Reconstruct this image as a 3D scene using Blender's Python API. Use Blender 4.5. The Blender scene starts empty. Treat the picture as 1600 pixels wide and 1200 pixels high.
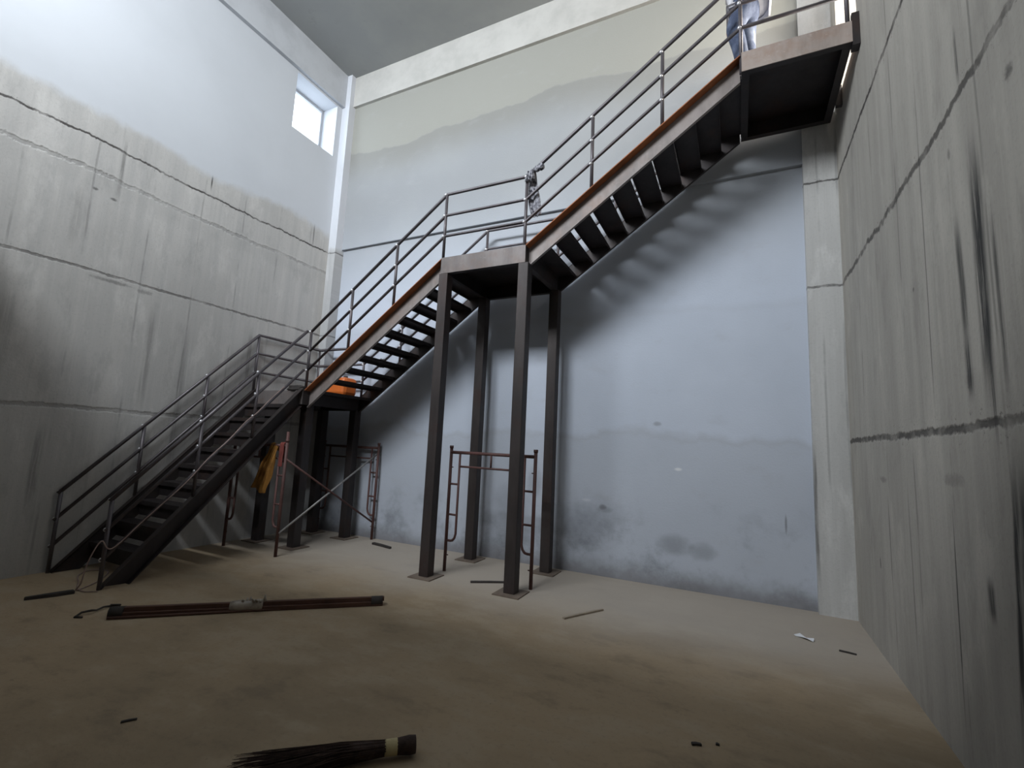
import bpy, bmesh, math, random
from mathutils import Vector, Matrix, noise as mnoise

random.seed(7)
S = bpy.context.scene
COL = S.collection

# ------------------------------------------------------------------ camera
cam_d = bpy.data.cameras.new('camera')
cam = bpy.data.objects.new('camera', cam_d)
COL.objects.link(cam)
F_PX = 731.27
cam_d.sensor_fit = 'HORIZONTAL'
cam_d.sensor_width = 36.0
cam_d.lens = 36.0 * F_PX / 1600.0
cam_d.clip_start = 0.02
cam_d.clip_end = 200
_r = Vector((0.90083, 0.431727, 0.046019))
_u = Vector((0.014824, -0.136514, 0.990527))
_f = Vector((-0.43392, 0.891614, 0.129375))
M = Matrix((( _r.x, _u.x, -_f.x, 6.9188),
            ( _r.y, _u.y, -_f.y, -6.1366),
            ( _r.z, _u.z, -_f.z, 1.6),
            (0, 0, 0, 1)))
cam.matrix_world = M
S.camera = cam

# ------------------------------------------------------------------ world, daylight, exposure
XL, W, HC = 0.11, 7.986, 8.57          # left wall, right wall, ceiling height
YF, YB = -7.4, 0.0                     # front wall (behind the camera), back wall
world = bpy.data.worlds.new('sky')
S.world = world
world.use_nodes = True
wn = world.node_tree
wn.nodes['Background'].inputs[0].default_value = (0.80, 0.89, 1.0, 1)
wn.nodes['Background'].inputs[1].default_value = 3.0

def area(name, loc, target, sx, sy, power, col):
    d = bpy.data.lights.new(name, 'AREA')
    d.shape = 'RECTANGLE'; d.size = sx; d.size_y = sy; d.energy = power; d.color = col
    o = bpy.data.objects.new(name, d); COL.objects.link(o)
    o.location = loc
    o.rotation_euler = (Vector(target) - Vector(loc)).to_track_quat('-Z', 'Y').to_euler()
    return o

OPEN_X0, OPEN_X1, OPEN_Z0, OPEN_Z1 = 0.5, 5.1, 6.9, 8.5      # high opening in the front wall
o = area('daylight_front', (2.8, YF - .5, 7.7), (2.9, 0, 3.6), 4.5, 1.6, 605, (0.90, 0.95, 1.0)); o.data.spread = math.radians(150)
area('daylight_window', (XL - 1.1, -0.8, 7.9), (3.0, -1.6, 5.5), 1.3, 1.3, 40, (0.72, 0.84, 1.0))
area('daylight_door', (W + 1.2, -0.7, 6.9), (5.0, -0.9, 6.6), 1.3, 2.0, 290, (1.0, 0.91, 0.80))

S.view_settings.view_transform = 'Standard'
S.view_settings.look = 'None'
S.view_settings.gamma = 1.0
S.view_settings.use_curve_mapping = False
S.view_settings.exposure = 0.0

# ------------------------------------------------------------------ material helpers
class NT:
    def __init__(self, name):
        self.m = bpy.data.materials.new(name)
        self.m.use_nodes = True
        self.t = self.m.node_tree
        self.bsdf = self.t.nodes['Principled BSDF']
        self.pos = self.t.nodes.new('ShaderNodeTexCoord').outputs['Object']
        self._sep = None
    def _in(self, sock, v):
        if isinstance(v, bpy.types.NodeSocket): self.t.links.new(v, sock)
        elif v is not None:
            if sock.type == 'RGBA' and len(v) == 3: v = (*v, 1)
            sock.default_value = v
    def math(self, op, a, b=None, c=None, clamp=False):
        n = self.t.nodes.new('ShaderNodeMath'); n.operation = op; n.use_clamp = clamp
        self._in(n.inputs[0], a); self._in(n.inputs[1], b); self._in(n.inputs[2], c)
        return n.outputs[0]
    def add(self, a, b): return self.math('ADD', a, b)
    def sub(self, a, b): return self.math('SUBTRACT', a, b)
    def mul(self, a, b): return self.math('MULTIPLY', a, b)
    def absv(self, a): return self.math('ABSOLUTE', a)
    def mx(self, a, b): return self.math('MAXIMUM', a, b)
    def xyz(self):
        if self._sep is None:
            n = self.t.nodes.new('ShaderNodeSeparateXYZ'); self._in(n.inputs[0], self.pos); self._sep = n.outputs
        return self._sep
    def comb(self, x, y, z):
        n = self.t.nodes.new('ShaderNodeCombineXYZ')
        for i, v in enumerate((x, y, z)): self._in(n.inputs[i], v)
        return n.outputs[0]
    def noise(self, scale, detail=4, rough=.55, vec=None, stretch=None, seed=0.0):
        v = vec if vec is not None else self.pos
        mp = self.t.nodes.new('ShaderNodeMapping'); self._in(mp.inputs[0], v)
        mp.inputs['Location'].default_value = (seed, seed * .37, -seed * .71)
        if stretch: mp.inputs['Scale'].default_value = stretch
        n = self.t.nodes.new('ShaderNodeTexNoise'); self._in(n.inputs['Vector'], mp.outputs[0])
        n.inputs['Scale'].default_value = scale; n.inputs['Detail'].default_value = detail
        n.inputs['Roughness'].default_value = rough
        return n.outputs[0]
    def smooth(self, v, a, b, lo=0.0, hi=1.0):
        n = self.t.nodes.new('ShaderNodeMapRange'); n.interpolation_type = 'SMOOTHSTEP'
        self._in(n.inputs[0], v); n.inputs[1].default_value = a; n.inputs[2].default_value = b
        n.inputs[3].default_value = lo; n.inputs[4].default_value = hi
        return n.outputs[0]
    def mix(self, f, a, b):
        n = self.t.nodes.new('ShaderNodeMix'); n.data_type = 'RGBA'
        self._in(n.inputs[0], f); self._in(n.inputs[6], a); self._in(n.inputs[7], b)
        return n.outputs[2]
    def band(self, d, w0, w1):      # 1 where |d| < w0 falling to 0 at w1
        return self.smooth(self.absv(d), w0, w1, 1.0, 0.0)
    def done(self, col, rough=.85, metal=0.0, bump=None, bstr=.3, bdist=.02):
        self._in(self.bsdf.inputs['Base Color'], col)
        self._in(self.bsdf.inputs['Roughness'], rough)
        self._in(self.bsdf.inputs['Metallic'], metal)
        if bump is not None:
            b = self.t.nodes.new('ShaderNodeBump'); b.inputs['Strength'].default_value = bstr
            b.inputs['Distance'].default_value = bdist
            self._in(b.inputs['Height'], bump); self._in(self.bsdf.inputs['Normal'], b.outputs[0])
        return self.m

def concrete(name, axis, light, dark, joints=(), streaks=(), boards=.61, board_off=0.0, spots=(), plaster=None, sseed=0.0, board_str=.35):
    """board-marked cast concrete; axis 0/1 = which coordinate runs along the wall"""
    t = NT(name); X, Y, Z = t.xyz()
    u = (X, Y, Z)[axis]
    uz = t.comb(u, 0.0, Z)
    big = t.noise(.55, 3, .6, uz, seed=3 + sseed)
    vert = t.noise(1.0, 5, .65, uz, stretch=(7.0, 1, .28), seed=sseed)
    vert2 = t.noise(1.0, 4, .7, uz, stretch=(26.0, 1, .5), seed=9 + sseed)
    fine = t.noise(38, 3, .6, uz, seed=2)
    col = t.mix(t.smooth(vert, .25, .75), dark, light)
    col = t.mix(t.mul(t.smooth(big, .35, .7), .5), col, tuple(c * .76 for c in light))
    blot = t.noise(1.7, 5, .7, uz, stretch=(1.6, 1, .6), seed=91 + sseed)
    col = t.mix(t.mul(t.smooth(blot, .52, .68), .45), col, tuple(min(1, c * 1.22) for c in light))
    col = t.mix(t.mul(t.smooth(blot, .46, .32), .4), col, tuple(c * .72 for c in dark))
    col = t.mix(t.mul(t.smooth(vert2, .58, .8), .28), col, tuple(c * .6 for c in dark))
    col = t.mix(t.mul(t.smooth(vert2, .44, .25), .22), col, tuple(min(1, c * 1.2) for c in light))
    col = t.mix(t.mul(t.smooth(fine, .5, .75), .18), col, tuple(c * .6 for c in dark))
    h = t.add(t.mul(fine, .25), t.mul(vert, .3))
    # vertical board joints
    wob = t.mul(t.sub(t.noise(.8, 2, .5, uz, seed=21), .5), .05)
    ub = t.add(t.add(u, board_off), wob)
    fr = t.sub(t.math('PINGPONG', ub, boards / 2), 0.0)
    brk = t.smooth(t.noise(1.4, 3, .6, uz, seed=31 + sseed), .42, .62)
    jm = t.mul(t.mul(t.smooth(fr, .004, .016, 1, 0), brk), board_str)
    col = t.mix(jm, col, tuple(c * .35 for c in dark))
    h = t.sub(h, t.mul(jm, .5))
    big_w = t.noise(1.1, 2, .5, t.comb(u, 0.0, 0.0), seed=5)
    sm_w = t.noise(9, 3, .6, t.comb(u, 0.0, 0.0), seed=6)
    for i, (z0, wd, st, wob_a, kind) in enumerate(joints):
        zz = t.add(t.add(Z, t.mul(t.sub(big_w, .5), wob_a)), t.mul(t.sub(sm_w, .5), wob_a * .55))
        d = t.sub(zz, z0)
        br = t.smooth(t.noise(2.3, 4, .7, uz, seed=40 + 7 * i + sseed), .3, .55)
        ragged = t.add(t.absv(d), t.mul(t.sub(t.noise(16, 3, .7, uz, seed=50 + i), .5), wd * 1.6))
        m = t.mul(t.smooth(ragged, wd * .35, wd, 1, 0), t.add(t.mul(br, .75), .25))
        if kind == 'crack':
            crumb = t.mul(t.band(d, wd * 1.2, wd * 4.5), t.smooth(t.noise(24, 4, .8, uz, seed=120 + i), .60, .68))
            col = t.mix(t.mul(crumb, st * .7), col, (.04, .036, .034))
            col = t.mix(t.mul(m, st), col, (.035, .03, .028))
        else:                                     # a raised fin of cement with a darker band below it
            col = t.mix(t.mul(t.band(t.add(d, wd * 3), wd, wd * 5), .28 * st), col, tuple(c * .5 for c in dark))
            col = t.mix(t.mul(t.band(t.sub(d, wd * .9), wd * .3, wd), .5 * st), col, tuple(min(1, c * 1.2) for c in light))
            col = t.mix(t.mul(m, st), col, tuple(c * .3 for c in dark))
        h = t.sub(h, t.mul(m, 1.2))
    for i, (u0, wd, z0, z1, st, slope) in enumerate(streaks):
        uu = t.add(t.sub(u, u0), t.mul(t.sub(t.noise(.9, 3, .6, t.comb(0.0, 0.0, Z), seed=60 + 3 * i), .5), wd * 1.4))
        if slope: uu = t.sub(uu, t.mul(t.sub(Z, (z0 + z1) / 2), slope))
        m = t.band(uu, wd * .25, wd)
        e = min(.5, (z1 - z0) * .35)
        m = t.mul(m, t.mul(t.smooth(Z, z0, z0 + e), t.smooth(Z, z1 - e, z1, 1, 0)))
        m = t.mul(m, t.smooth(t.noise(1, 5, .75, uz, stretch=(42, 1, 1.2), seed=70 + i), .30, .54))
        col = t.mix(t.mul(m, st), col, (.022, .022, .022))
    for i, (u0, z0, su, sz, st) in enumerate(spots):
        q = t.add(t.math('POWER', t.math('DIVIDE', t.sub(u, u0), su), 2.0), t.math('POWER', t.math('DIVIDE', t.sub(Z, z0), sz), 2.0))
        q = t.add(q, t.mul(t.sub(t.noise(16, 5, .8, uz, seed=80 + i), .5), 3.4))
        col = t.mix(t.mul(t.smooth(q, -.1, 1.4, 1, 0), st), col, (.03, .028, .027))
    if plaster:
        z0, pcol = plaster
        e = t.add(t.add(Z, t.mul(t.sub(t.noise(.7, 2, .5, uz, seed=11), .5), .5)), t.mul(t.sub(t.noise(4.5, 4, .6, uz, seed=12), .5), .22))
        m = t.smooth(e, z0 - .06, z0 + .11)
        h = t.mul(h, t.sub(1.0, t.mul(m, .92)))
        pn = t.noise(.8, 4, .6, uz, seed=14)
        pc = t.mix(t.mul(t.smooth(pn, .4, .75), .35), pcol, tuple(c * .86 for c in pcol))
        pc = t.mix(t.mul(t.smooth(t.noise(3.2, 5, .75, uz, seed=15), .66, .76), .35), pc, tuple(c * .6 for c in pcol))
        col = t.mix(m, col, pc)
    return t.done(col, .88, 0, h, .35, .02)

def plaster_wall(name):
    t = NT(name); X, Y, Z = t.xyz(); uz = t.comb(X, 0.0, Z)
    base = (.58, .63, .725); cream = (.30, .298, .268); cool = (.53, .58, .67)
    n1 = t.noise(.5, 4, .6, uz, seed=1); n2 = t.noise(2.2, 5, .65, uz, stretch=(1, 1, 1.8), seed=2)
    fine = t.noise(45, 3, .6, uz, seed=3)
    col = t.mix(t.smooth(n1, .35, .65), base, cool)
    # upper plaster coat is creamier; its lower rim is wavy with a darker drip line
    wav = t.add(t.mul(t.sub(t.noise(.55, 2, .5, t.comb(X, 0.0, 0.0), seed=4), .5), .5), t.mul(t.sub(t.noise(3.2, 4, .6, uz, seed=5), .5), .16))
    e = t.sub(t.add(Z, wav), 6.96)
    col = t.mix(t.smooth(Z, 3.2, 6.0), col, t.mix(t.smooth(n1, .35, .65), (.315, .325, .33), (.29, .30, .31)))  # wall colour darkened upwards to offset the stronger light up there
    col = t.mix(t.smooth(e, -.02, .03), col, cream)
    rim = t.mul(t.smooth(e, -.75, -.02), t.smooth(e, -.01, .03, 1, 0))
    col = t.mix(t.mul(rim, .7), col, (.22, .215, .19))
    for z0, wv, st, sd in ((3.42, .10, .20, 31), (1.80, .35, .55, 33)):
        ee = t.sub(t.add(Z, t.mul(t.sub(t.noise(1.1, 4, .6, uz, seed=sd), .5), wv * 2)), z0)
        col = t.mix(t.mul(t.smooth(ee, -.04, .05, 1, 0), st * .55), col, (.36, .375, .40))
        col = t.mix(t.mul(t.band(ee, .02, .09), st * .3), col, (.34, .34, .35))
    # grime
    gr = t.mul(t.smooth(t.noise(1.3, 5, .7, uz, seed=41), .45, .7), t.smooth(Z, .25, 1.35, 1, 0))
    col = t.mix(t.mul(gr, .6), col, (.15, .16, .18))
    foot = t.add(Z, t.mul(t.sub(t.noise(2.5, 4, .7, uz, seed=42), .5), .3))
    col = t.mix(t.mul(t.smooth(foot, .0, .28, 1, 0), .7), col, (.16, .15, .15))
    col = t.mix(t.mul(t.smooth(n2, .55, .8), .25), col, (.38, .38, .39))
    for i, (x0, z0, sx, sz, st, c) in enumerate(((6.2, .50, .2, .12, .4, (.1, .1, .11)), (6.52, .46, .16, .10, .35, (.1, .1, .11)), (5.05, .62, .4, .25, .35, (.13, .14, .17)),
                                              (5.32, .86, .05, .035, .6, (.1, .1, .1)), (6.25, 1.40, .045, .02, .9, (.75, .76, .78)), (5.1, .93, .06, .02, .7, (.6, .62, .66)),
                                              (7.38, .87, .012, .1, .6, (.12, .12, .13)), (6.0, 1.95, .05, .03, .5, (.2, .2, .22)), (5.35, .83, .1, .04, .4, (.16, .17, .19)), (4.35, 1.1, .12, .2, .35, (.16, .17, .2)), (4.0, .8, .3, .25, .3, (.15, .16, .19)))):
        q = t.add(t.math('POWER', t.math('DIVIDE', t.sub(X, x0), sx), 2.0), t.math('POWER', t.math('DIVIDE', t.sub(Z, z0), sz), 2.0))
        q = t.add(q, t.mul(t.sub(t.noise(9, 4, .7, uz, seed=80 + i), .5), 1.2))
        col = t.mix(t.mul(t.smooth(q, -.1, 1.6, 1, 0), st), col, c)
    return t.done(col, .9, 0, t.add(t.mul(fine, .3), t.mul(n2, .5)), .25, .02)

def floor_mat():
    t = NT('dusty_concrete_floor'); X, Y, Z = t.xyz()
    big = t.noise(.45, 4, .6, seed=1); mid = t.noise(1.7, 5, .65, stretch=(1, 1.8, 1), seed=2); fine = t.noise(30, 4, .7, seed=3)
    spk = t.noise(9, 4, .75, seed=4)
    col = t.mix(t.smooth(big, .35, .65), (.42, .315, .20), (.33, .25, .16))
    col = t.mix(t.mul(t.smooth(mid, .45, .65), .6), col, (.45, .36, .25))
    col = t.mix(t.mul(t.smooth(mid, .45, .28), .6), col, (.22, .17, .115))
    col = t.mix(t.mul(t.smooth(fine, .5, .75), .22), col, (.15, .125, .10))
    col = t.mix(t.mul(t.smooth(spk, .70, .78), .55), col, (.09, .075, .06))
    # greyer and paler towards the back wall
    gy = t.add(Y, t.mul(t.sub(t.noise(.8, 3, .6, seed=5), .5), 1.2))
    col = t.mix(t.mul(t.smooth(gy, -2.4, -1.0), .8), col, (.40, .36, .315))
    return t.done(col, .9, 0, t.add(t.mul(mid, .6), t.mul(fine, .3)), .35, .02)

def ceil_mat():
    t = NT('grey_ceiling_concrete')
    n = t.noise(.7, 4, .6, seed=1); n2 = t.noise(4, 4, .7, seed=2)
    col = t.mix(t.smooth(n, .35, .65), (.33, .34, .33), (.29, .30, .30))
    col = t.mix(t.mul(t.smooth(n2, .6, .8), .3), col, (.2, .2, .2))
    return t.done(col, .9, 0, n2, .1)

def steel(name, base, rust, amount=.5, rough=.5, metal=.35, seed=0.0):
    t = NT(name)
    n = t.noise(2.4, 5, .7, seed=seed); f = t.noise(22, 4, .7, seed=seed + 3); st = t.noise(3, 4, .7, stretch=(1, 1, .3), seed=seed + 5)
    col = t.mix(t.smooth(st, .35, .7), base, tuple(c * .62 for c in base))
    col = t.mix(t.mul(t.smooth(n, .48, .72), amount), col, rust)
    col = t.mix(t.mul(t.smooth(f, .58, .75), .35), col, tuple(c * 1.6 for c in base))
    r = t.add(t.mul(f, .25), rough - .1)
    return t.done(col, r, metal, f, .15, .004)

def plain(name, c, rough=.7, metal=0.0, var=.35, scale=6.0):
    t = NT(name); n = t.noise(scale, 4, .65)
    return t.done(t.mix(t.smooth(n, .35, .7), c, tuple(x * (1 - var) for x in c)), rough, metal, n, .2, .01)

M_STEEL = steel('mill_scale_steel', (.040, .033, .033), (.060, .032, .022), .55, .5, .3)
M_COL = steel('grey_primed_steel', (.050, .040, .038), (.045, .020, .015), .5, .55, .25, 4)
M_FASCIA = steel('grey_channel_steel', (.185, .162, .155), (.15, .092, .066), .5, .55, .25, 8)
M_WEB = steel('grey_stringer_web', (.27, .235, .22), (.21, .12, .08), .5, .55, .15, 21)  # web colour made paler to offset the shadow of the top flange
M_PLATE = steel('dusty_base_plate', (.20, .155, .12), (.12, .08, .06), .5, .8, .05, 31)
M_PLATF = steel('warm_lit_channel', (.36, .30, .265), (.26, .15, .10), .5, .6, .1, 27)  # platform channel with its warm light put into a lighter colour
M_RUST = steel('orange_rusted_steel', (.40, .14, .05), (.20, .06, .028), .6, .7, .1, 2)
M_RAIL = steel('dull_pipe_steel', (.125, .113, .122), (.09, .06, .055), .4, .42, .45, 6)
M_WELD = plain('bright_weld_bead', (.75, .75, .78), .3, .6, .2)
M_SCAF = steel('brown_scaffold_paint', (.13, .062, .055), (.07, .045, .04), .5, .6, .15, 12)
M_GALV = plain('dull_galvanised_tube', (.34, .33, .32), .5, .4)
M_TUBE = steel('brown_rusted_tube', (.12, .058, .040), (.07, .032, .025), .6, .7, .1, 15)
M_DARK = plain('blackened_scrap', (.045, .038, .034), .8)
M_WOOD = plain('pale_split_wood', (.36, .30, .23), .85)
M_PAPER = plain('white_paper', (.75, .76, .78), .8, 0, .12)
M_ORANGE = plain('orange_plastic', (.85, .20, .035), .45, 0, .12)
M_YELLOW = plain('ochre_cloth', (.42, .20, .04), .9, 0, .45)
M_RED = plain('dull_red_cloth', (.20, .045, .035), .9)
M_CABLE_W = plain('pale_cable', (.36, .26, .23), .6)
M_CABLE_R = plain('red_brown_cable', (.20, .075, .055), .6)
M_BRIST = plain('dark_broom_straw', (.062, .036, .028), .85, 0, .5, 30)
M_BAND = plain('straw_yellow_band', (.62, .52, .28), .7)
M_FILM = plain('dusty_clear_film', (.40, .35, .29), .35, 0, .4, 12)
M_SKIN = plain('skin', (.36, .20, .13), .6, 0, .1)
M_HAIR = plain('black_hair', (.02, .018, .016), .6)
M_SHIRT = plain('white_shirt_cloth', (.74, .73, .76), .9, 0, .15)
M_SHOE = plain('dark_shoe', (.05, .045, .04), .7)

def denim():
    t = NT('faded_blue_denim'); n = t.noise(7, 5, .7, seed=2); n2 = t.noise(3.2, 3, .5, seed=4)
    c = t.mix(t.smooth(n, .35, .65), (.045, .06, .105), (.095, .12, .185))
    c = t.mix(t.mul(t.smooth(n2, .52, .7), .7), c, (.36, .42, .54))
    return t.done(c, .9, 0, n, .5, .02)
M_DENIM = denim()

def scarf_mat():
    t = NT('grey_patterned_cloth'); n = t.noise(34, 3, .6); n2 = t.noise(9, 3, .6, seed=3)
    c = t.mix(t.smooth(n, .46, .56), (.36, .36, .39), (.06, .06, .075))
    c = t.mix(t.mul(t.smooth(n2, .5, .65), .45), c, (.25, .25, .28))
    return t.done(c, .9, 0, n, .2, .01)
M_SCARF = scarf_mat()

# positions along y for the side walls are world coordinates
M_LEFT = concrete('left_wall_concrete', 1, (.51, .50, .48), (.42, .415, .405),
    joints=((4.965, .018, .9, .12, 'crack'), (4.57, .035, .35, .14, 'fin'), (3.40, .022, .6, .05, 'crack'), (1.79, .034, .35, .06, 'crack')),
    streaks=((-3.42, .03, 4.3, 5.2, .5, 0), (-2.85, .06, 1.7, 3.3, .32, 0), (-3.78, .06, 3.5, 4.4, .22, 0), (-2.42, .06, .9, 3.2, .28, 0), (-4.2, .10, 1.0, 3.2, .2, .02), (-2.37, .015, 5.0, 5.45, .9, 0),
             (-3.75, .06, .6, 1.7, .4, 0), (-1.5, .05, 2.2, 3.3, .4, 0), (-.55, .015, 4.9, 5.6, .7, 0)),
    spots=((-3.64, 4.38, .03, .02, .7), (-3.45, 4.34, .04, .02, .7), (-3.01, 5.56, .05, .04, .4), (-2.8, 5.55, .08, .025, .35), (-3.03, 6.05, .05, .03, .3), (-3.35, 3.34, .22, .025, .5), (-3.0, 3.32, .10, .03, .4)),
    plaster=(5.30, (.55, .575, .61)), sseed=0)
M_RIGHT = concrete('right_wall_concrete', 1, (.43, .405, .36), (.335, .315, .28), boards=.63, board_off=.17,
    joints=((4.787, .030, .95, .07, 'crack'), (3.53, .034, .8, .16, 'crack'), (1.80, .032, .85, .06, 'crack')),
    streaks=((-3.225, .085, 1.78, 3.35, .98, 0), (-3.30, .035, .3, 1.78, .97, -.10), (-3.24, .02, 1.6, 2.6, .8, 0), (-3.42, .10, .6, 1.75, .95, -.12), (-2.645, .012, .1, 1.5, .85, -.03), (-2.53, .012, 1.85, 4.4, .6, -.02),
             (-3.0, .05, 2.1, 3.0, .8, .03), (-3.147, .022, 3.55, 3.95, .85, 0), (-3.36, .03, 1.8, 2.9, .75, 0), (-1.39, .015, .5, 1.4, .7, 0), (-3.0, .05, 1.9, 2.3, .85, 0), (-3.05, .05, .85, 1.1, .8, 0), (-1.9, .02, .2, 1.6, .5, 0), (-3.9, .12, 1.0, 3.2, .5, 0)),
    spots=((-3.608, 3.29, .04, .04, .7), (-1.284, 1.46, .10, .03, .4), (-2.708, 1.52, .15, .04, .3), (-1.06, .76, .012, .05, .8), (-2.97, 3.30, .02, .04, .5), (-3.0, 2.05, .03, .08, .6), (-2.28, 2.75, .02, .02, .7)), sseed=17, board_str=.5)
M_PILR = concrete('pilaster_concrete', 0, (.58, .575, .56), (.48, .475, .46), boards=.19, joints=((4.787, .016, .8, .06, 'crack'), (3.53, .02, .8, .06, 'crack')), streaks=((7.665, .02, .2, 1.9, .6, 0),), sseed=5)
M_PILL = concrete('corner_pilaster_concrete', 0, (.50, .505, .51), (.38, .38, .38), boards=.3, joints=((4.965, .016, .6, .1, 'crack'), (3.40, .016, .6, .06, 'crack')), plaster=(4.99, (.58, .60, .64)), sseed=8)
M_BACK = plaster_wall('back_wall_plaster')
M_FLOOR = floor_mat()
M_CEIL = ceil_mat()
M_TRIM = plain('beam_plaster', (.50, .49, .46), .9, 0, .15, 2.0)
M_TRIML = plain('left_beam_plaster', (.50, .52, .55), .9, 0, .15, 2.0)
M_FRONT = plain('front_wall_plaster', (.50, .50, .50), .9, 0, .2, 1.5)

# ------------------------------------------------------------------ mesh helpers
class MB:
    def __init__(self): self.v = []; self.f = []; self.mi = []; self.cur = 0
    def add(self, vs, fs):
        o = len(self.v); self.v += [tuple(p) for p in vs]; self.f += [tuple(i + o for i in f) for f in fs]; self.mi += [self.cur] * len(fs)
        return self
    def box(self, x0, x1, y0, y1, z0, z1):
        return self.add([(x0, y0, z0), (x1, y0, z0), (x1, y1, z0), (x0, y1, z0), (x0, y0, z1), (x1, y0, z1), (x1, y1, z1), (x0, y1, z1)],
                        [(0, 3, 2, 1), (4, 5, 6, 7), (0, 1, 5, 4), (1, 2, 6, 5), (2, 3, 7, 6), (3, 0, 4, 7)])
    def prism(self, poly, axis, a, b):
        """poly: 2-D points in the plane normal to axis ('x': (y,z); 'y': (x,z); 'z': (x,y))"""
        def P(q, h): return (h, q[0], q[1]) if axis == 'x' else (q[0], h, q[1]) if axis == 'y' else (q[0], q[1], h)
        n = len(poly)
        vs = [P(q, a) for q in poly] + [P(q, b) for q in poly]
        fs = [tuple(range(n))[::-1], tuple(range(n, 2 * n))] + [(i, (i + 1) % n, n + (i + 1) % n, n + i) for i in range(n)]
        return self.add(vs, fs)
    def tube(self, pts, r, seg=10, caps=True, radii=None):
        pts = [Vector(p) for p in pts]; n = len(pts); rings = []
        prev = None
        for i, p in enumerate(pts):
            d = (pts[min(i + 1, n - 1)] - pts[max(i - 1, 0)]).normalized()
            if prev is None:
                a = Vector((0, 0, 1)) if abs(d.z) < .9 else Vector((1, 0, 0))
                s = d.cross(a).normalized()
            else:
                s = (prev - d * prev.dot(d)).normalized()
            prev = s; w = d.cross(s)
            rr = radii[i] if radii else r
            k = 1.0
            if 0 < i < n - 1:
                c = (pts[i] - pts[i - 1]).normalized().dot((pts[i + 1] - pts[i]).normalized())
                k = 1 / max(.5, math.sqrt(max(0.01, (1 + c) / 2)))
            rings.append([p + (s * math.cos(2 * math.pi * j / seg) + w * math.sin(2 * math.pi * j / seg)) * rr * (k if k < 1.3 else 1.3) for j in range(seg)])
        vs = [q for R in rings for q in R]; fs = []
        for i in range(n - 1):
            for j in range(seg):
                fs.append((i * seg + j, i * seg + (j + 1) % seg, (i + 1) * seg + (j + 1) % seg, (i + 1) * seg + j))
        if caps:
            fs.append(tuple(range(seg))[::-1]); fs.append(tuple(range((n - 1) * seg, n * seg)))
        return self.add(vs, fs)
    def blob(self, c, r, seg=8, rings=5):
        c = Vector(c); vs = [c + Vector((0, 0, -r))]; fs = []
        for i in range(1, rings):
            th = -math.pi / 2 + math.pi * i / rings
            for j in range(seg):
                a = 2 * math.pi * j / seg
                vs.append(c + Vector((math.cos(th) * math.cos(a), math.cos(th) * math.sin(a), math.sin(th))) * r)
        vs.append(c + Vector((0, 0, r)))
        for j in range(seg): fs.append((0, 1 + (j + 1) % seg, 1 + j))
        for i in range(rings - 2):
            for j in range(seg):
                a = 1 + i * seg
                fs.append((a + j, a + (j + 1) % seg, a + seg + (j + 1) % seg, a + seg + j))
        a = 1 + (rings - 2) * seg
        for j in range(seg): fs.append((a + j, a + (j + 1) % seg, len(vs) - 1))
        return self.add(vs, fs)
    def build(self, name, mat, parent=None, smooth=False, bevel=0.0, origin=None):
        me = bpy.data.meshes.new(name)
        o = Vector(origin) if origin is not None else Vector((0, 0, 0))
        me.from_pydata([Vector(p) - o for p in self.v], [], self.f)
        mats = mat if isinstance(mat, (list, tuple)) else [mat]
        for m in mats: me.materials.append(m)
        for p, i in zip(me.polygons, self.mi): p.material_index = i
        bm = bmesh.new(); bm.from_mesh(me); bmesh.ops.recalc_face_normals(bm, faces=bm.faces); bm.to_mesh(me); bm.free()
        if smooth:
            for p in me.polygons: p.use_smooth = len(p.vertices) <= 4
        ob = bpy.data.objects.new(name, me); COL.objects.link(ob)
        ob.location = o
        if parent is not None:
            ob.parent = parent
            ob.location = o - world_loc(parent)
        if bevel:
            b = ob.modifiers.new('bevel', 'BEVEL'); b.width = bevel; b.segments = 2; b.limit_method = 'ANGLE'; b.angle_limit = math.radians(50)
        return ob

def world_loc(o):
    l = Vector(o.location)
    while o.parent is not None:
        o = o.parent; l += Vector(o.location)
    return l
def tag(o, label, cat, group=None, kind=None):
    o['label'] = label; o['category'] = cat
    if group: o['group'] = group
    if kind: o['kind'] = kind
    return o
def thing(name, loc, label, cat, group=None):
    o = bpy.data.objects.new(name, None); COL.objects.link(o); o.location = loc; o.empty_display_size = .1
    return tag(o, label, cat, group)
def struct(name, mb, mat, label, cat, **kw):
    o = mb.build(name, mat, **kw); return tag(o, label, cat, kind='structure')

# ------------------------------------------------------------------ room shell
T = .38
struct('floor', MB().box(XL - T, W + T, YF - T, T, -.2, 0), M_FLOOR, 'dusty tan concrete floor of the bare hall', 'floor')
struct('ceiling', MB().box(XL - T, W + T, YF - T, T, HC, HC + .2), M_CEIL, 'grey concrete ceiling slab over the hall', 'ceiling')
ZS, ZB = 5.065, 7.95                     # plaster step and ring beam on the back wall
b = MB()
b.prism([(0, 0), (T, 0), (T, HC), (-.05, HC), (-.05, ZS), (0, ZS)], 'x', XL - T, W + T)
struct('wall_back', b, M_BACK, 'tall plastered back wall behind the staircase, cream above and blue grey below', 'wall')
# left wall with window hole
WY0, WY1, WZ0, WZ1 = -1.22, -.32, 6.84, 7.86
b = MB()
for y0, y1, z0, z1 in ((YF - T, WY0, 0, HC), (WY1, T, 0, HC), (WY0, WY1, 0, WZ0), (WY0, WY1, WZ1, HC)):
    b.box(XL - T, XL, y0, y1, z0, z1)
struct('wall_left', b, M_LEFT, 'left wall of raw board-marked concrete below and pale plaster above', 'wall')
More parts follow.
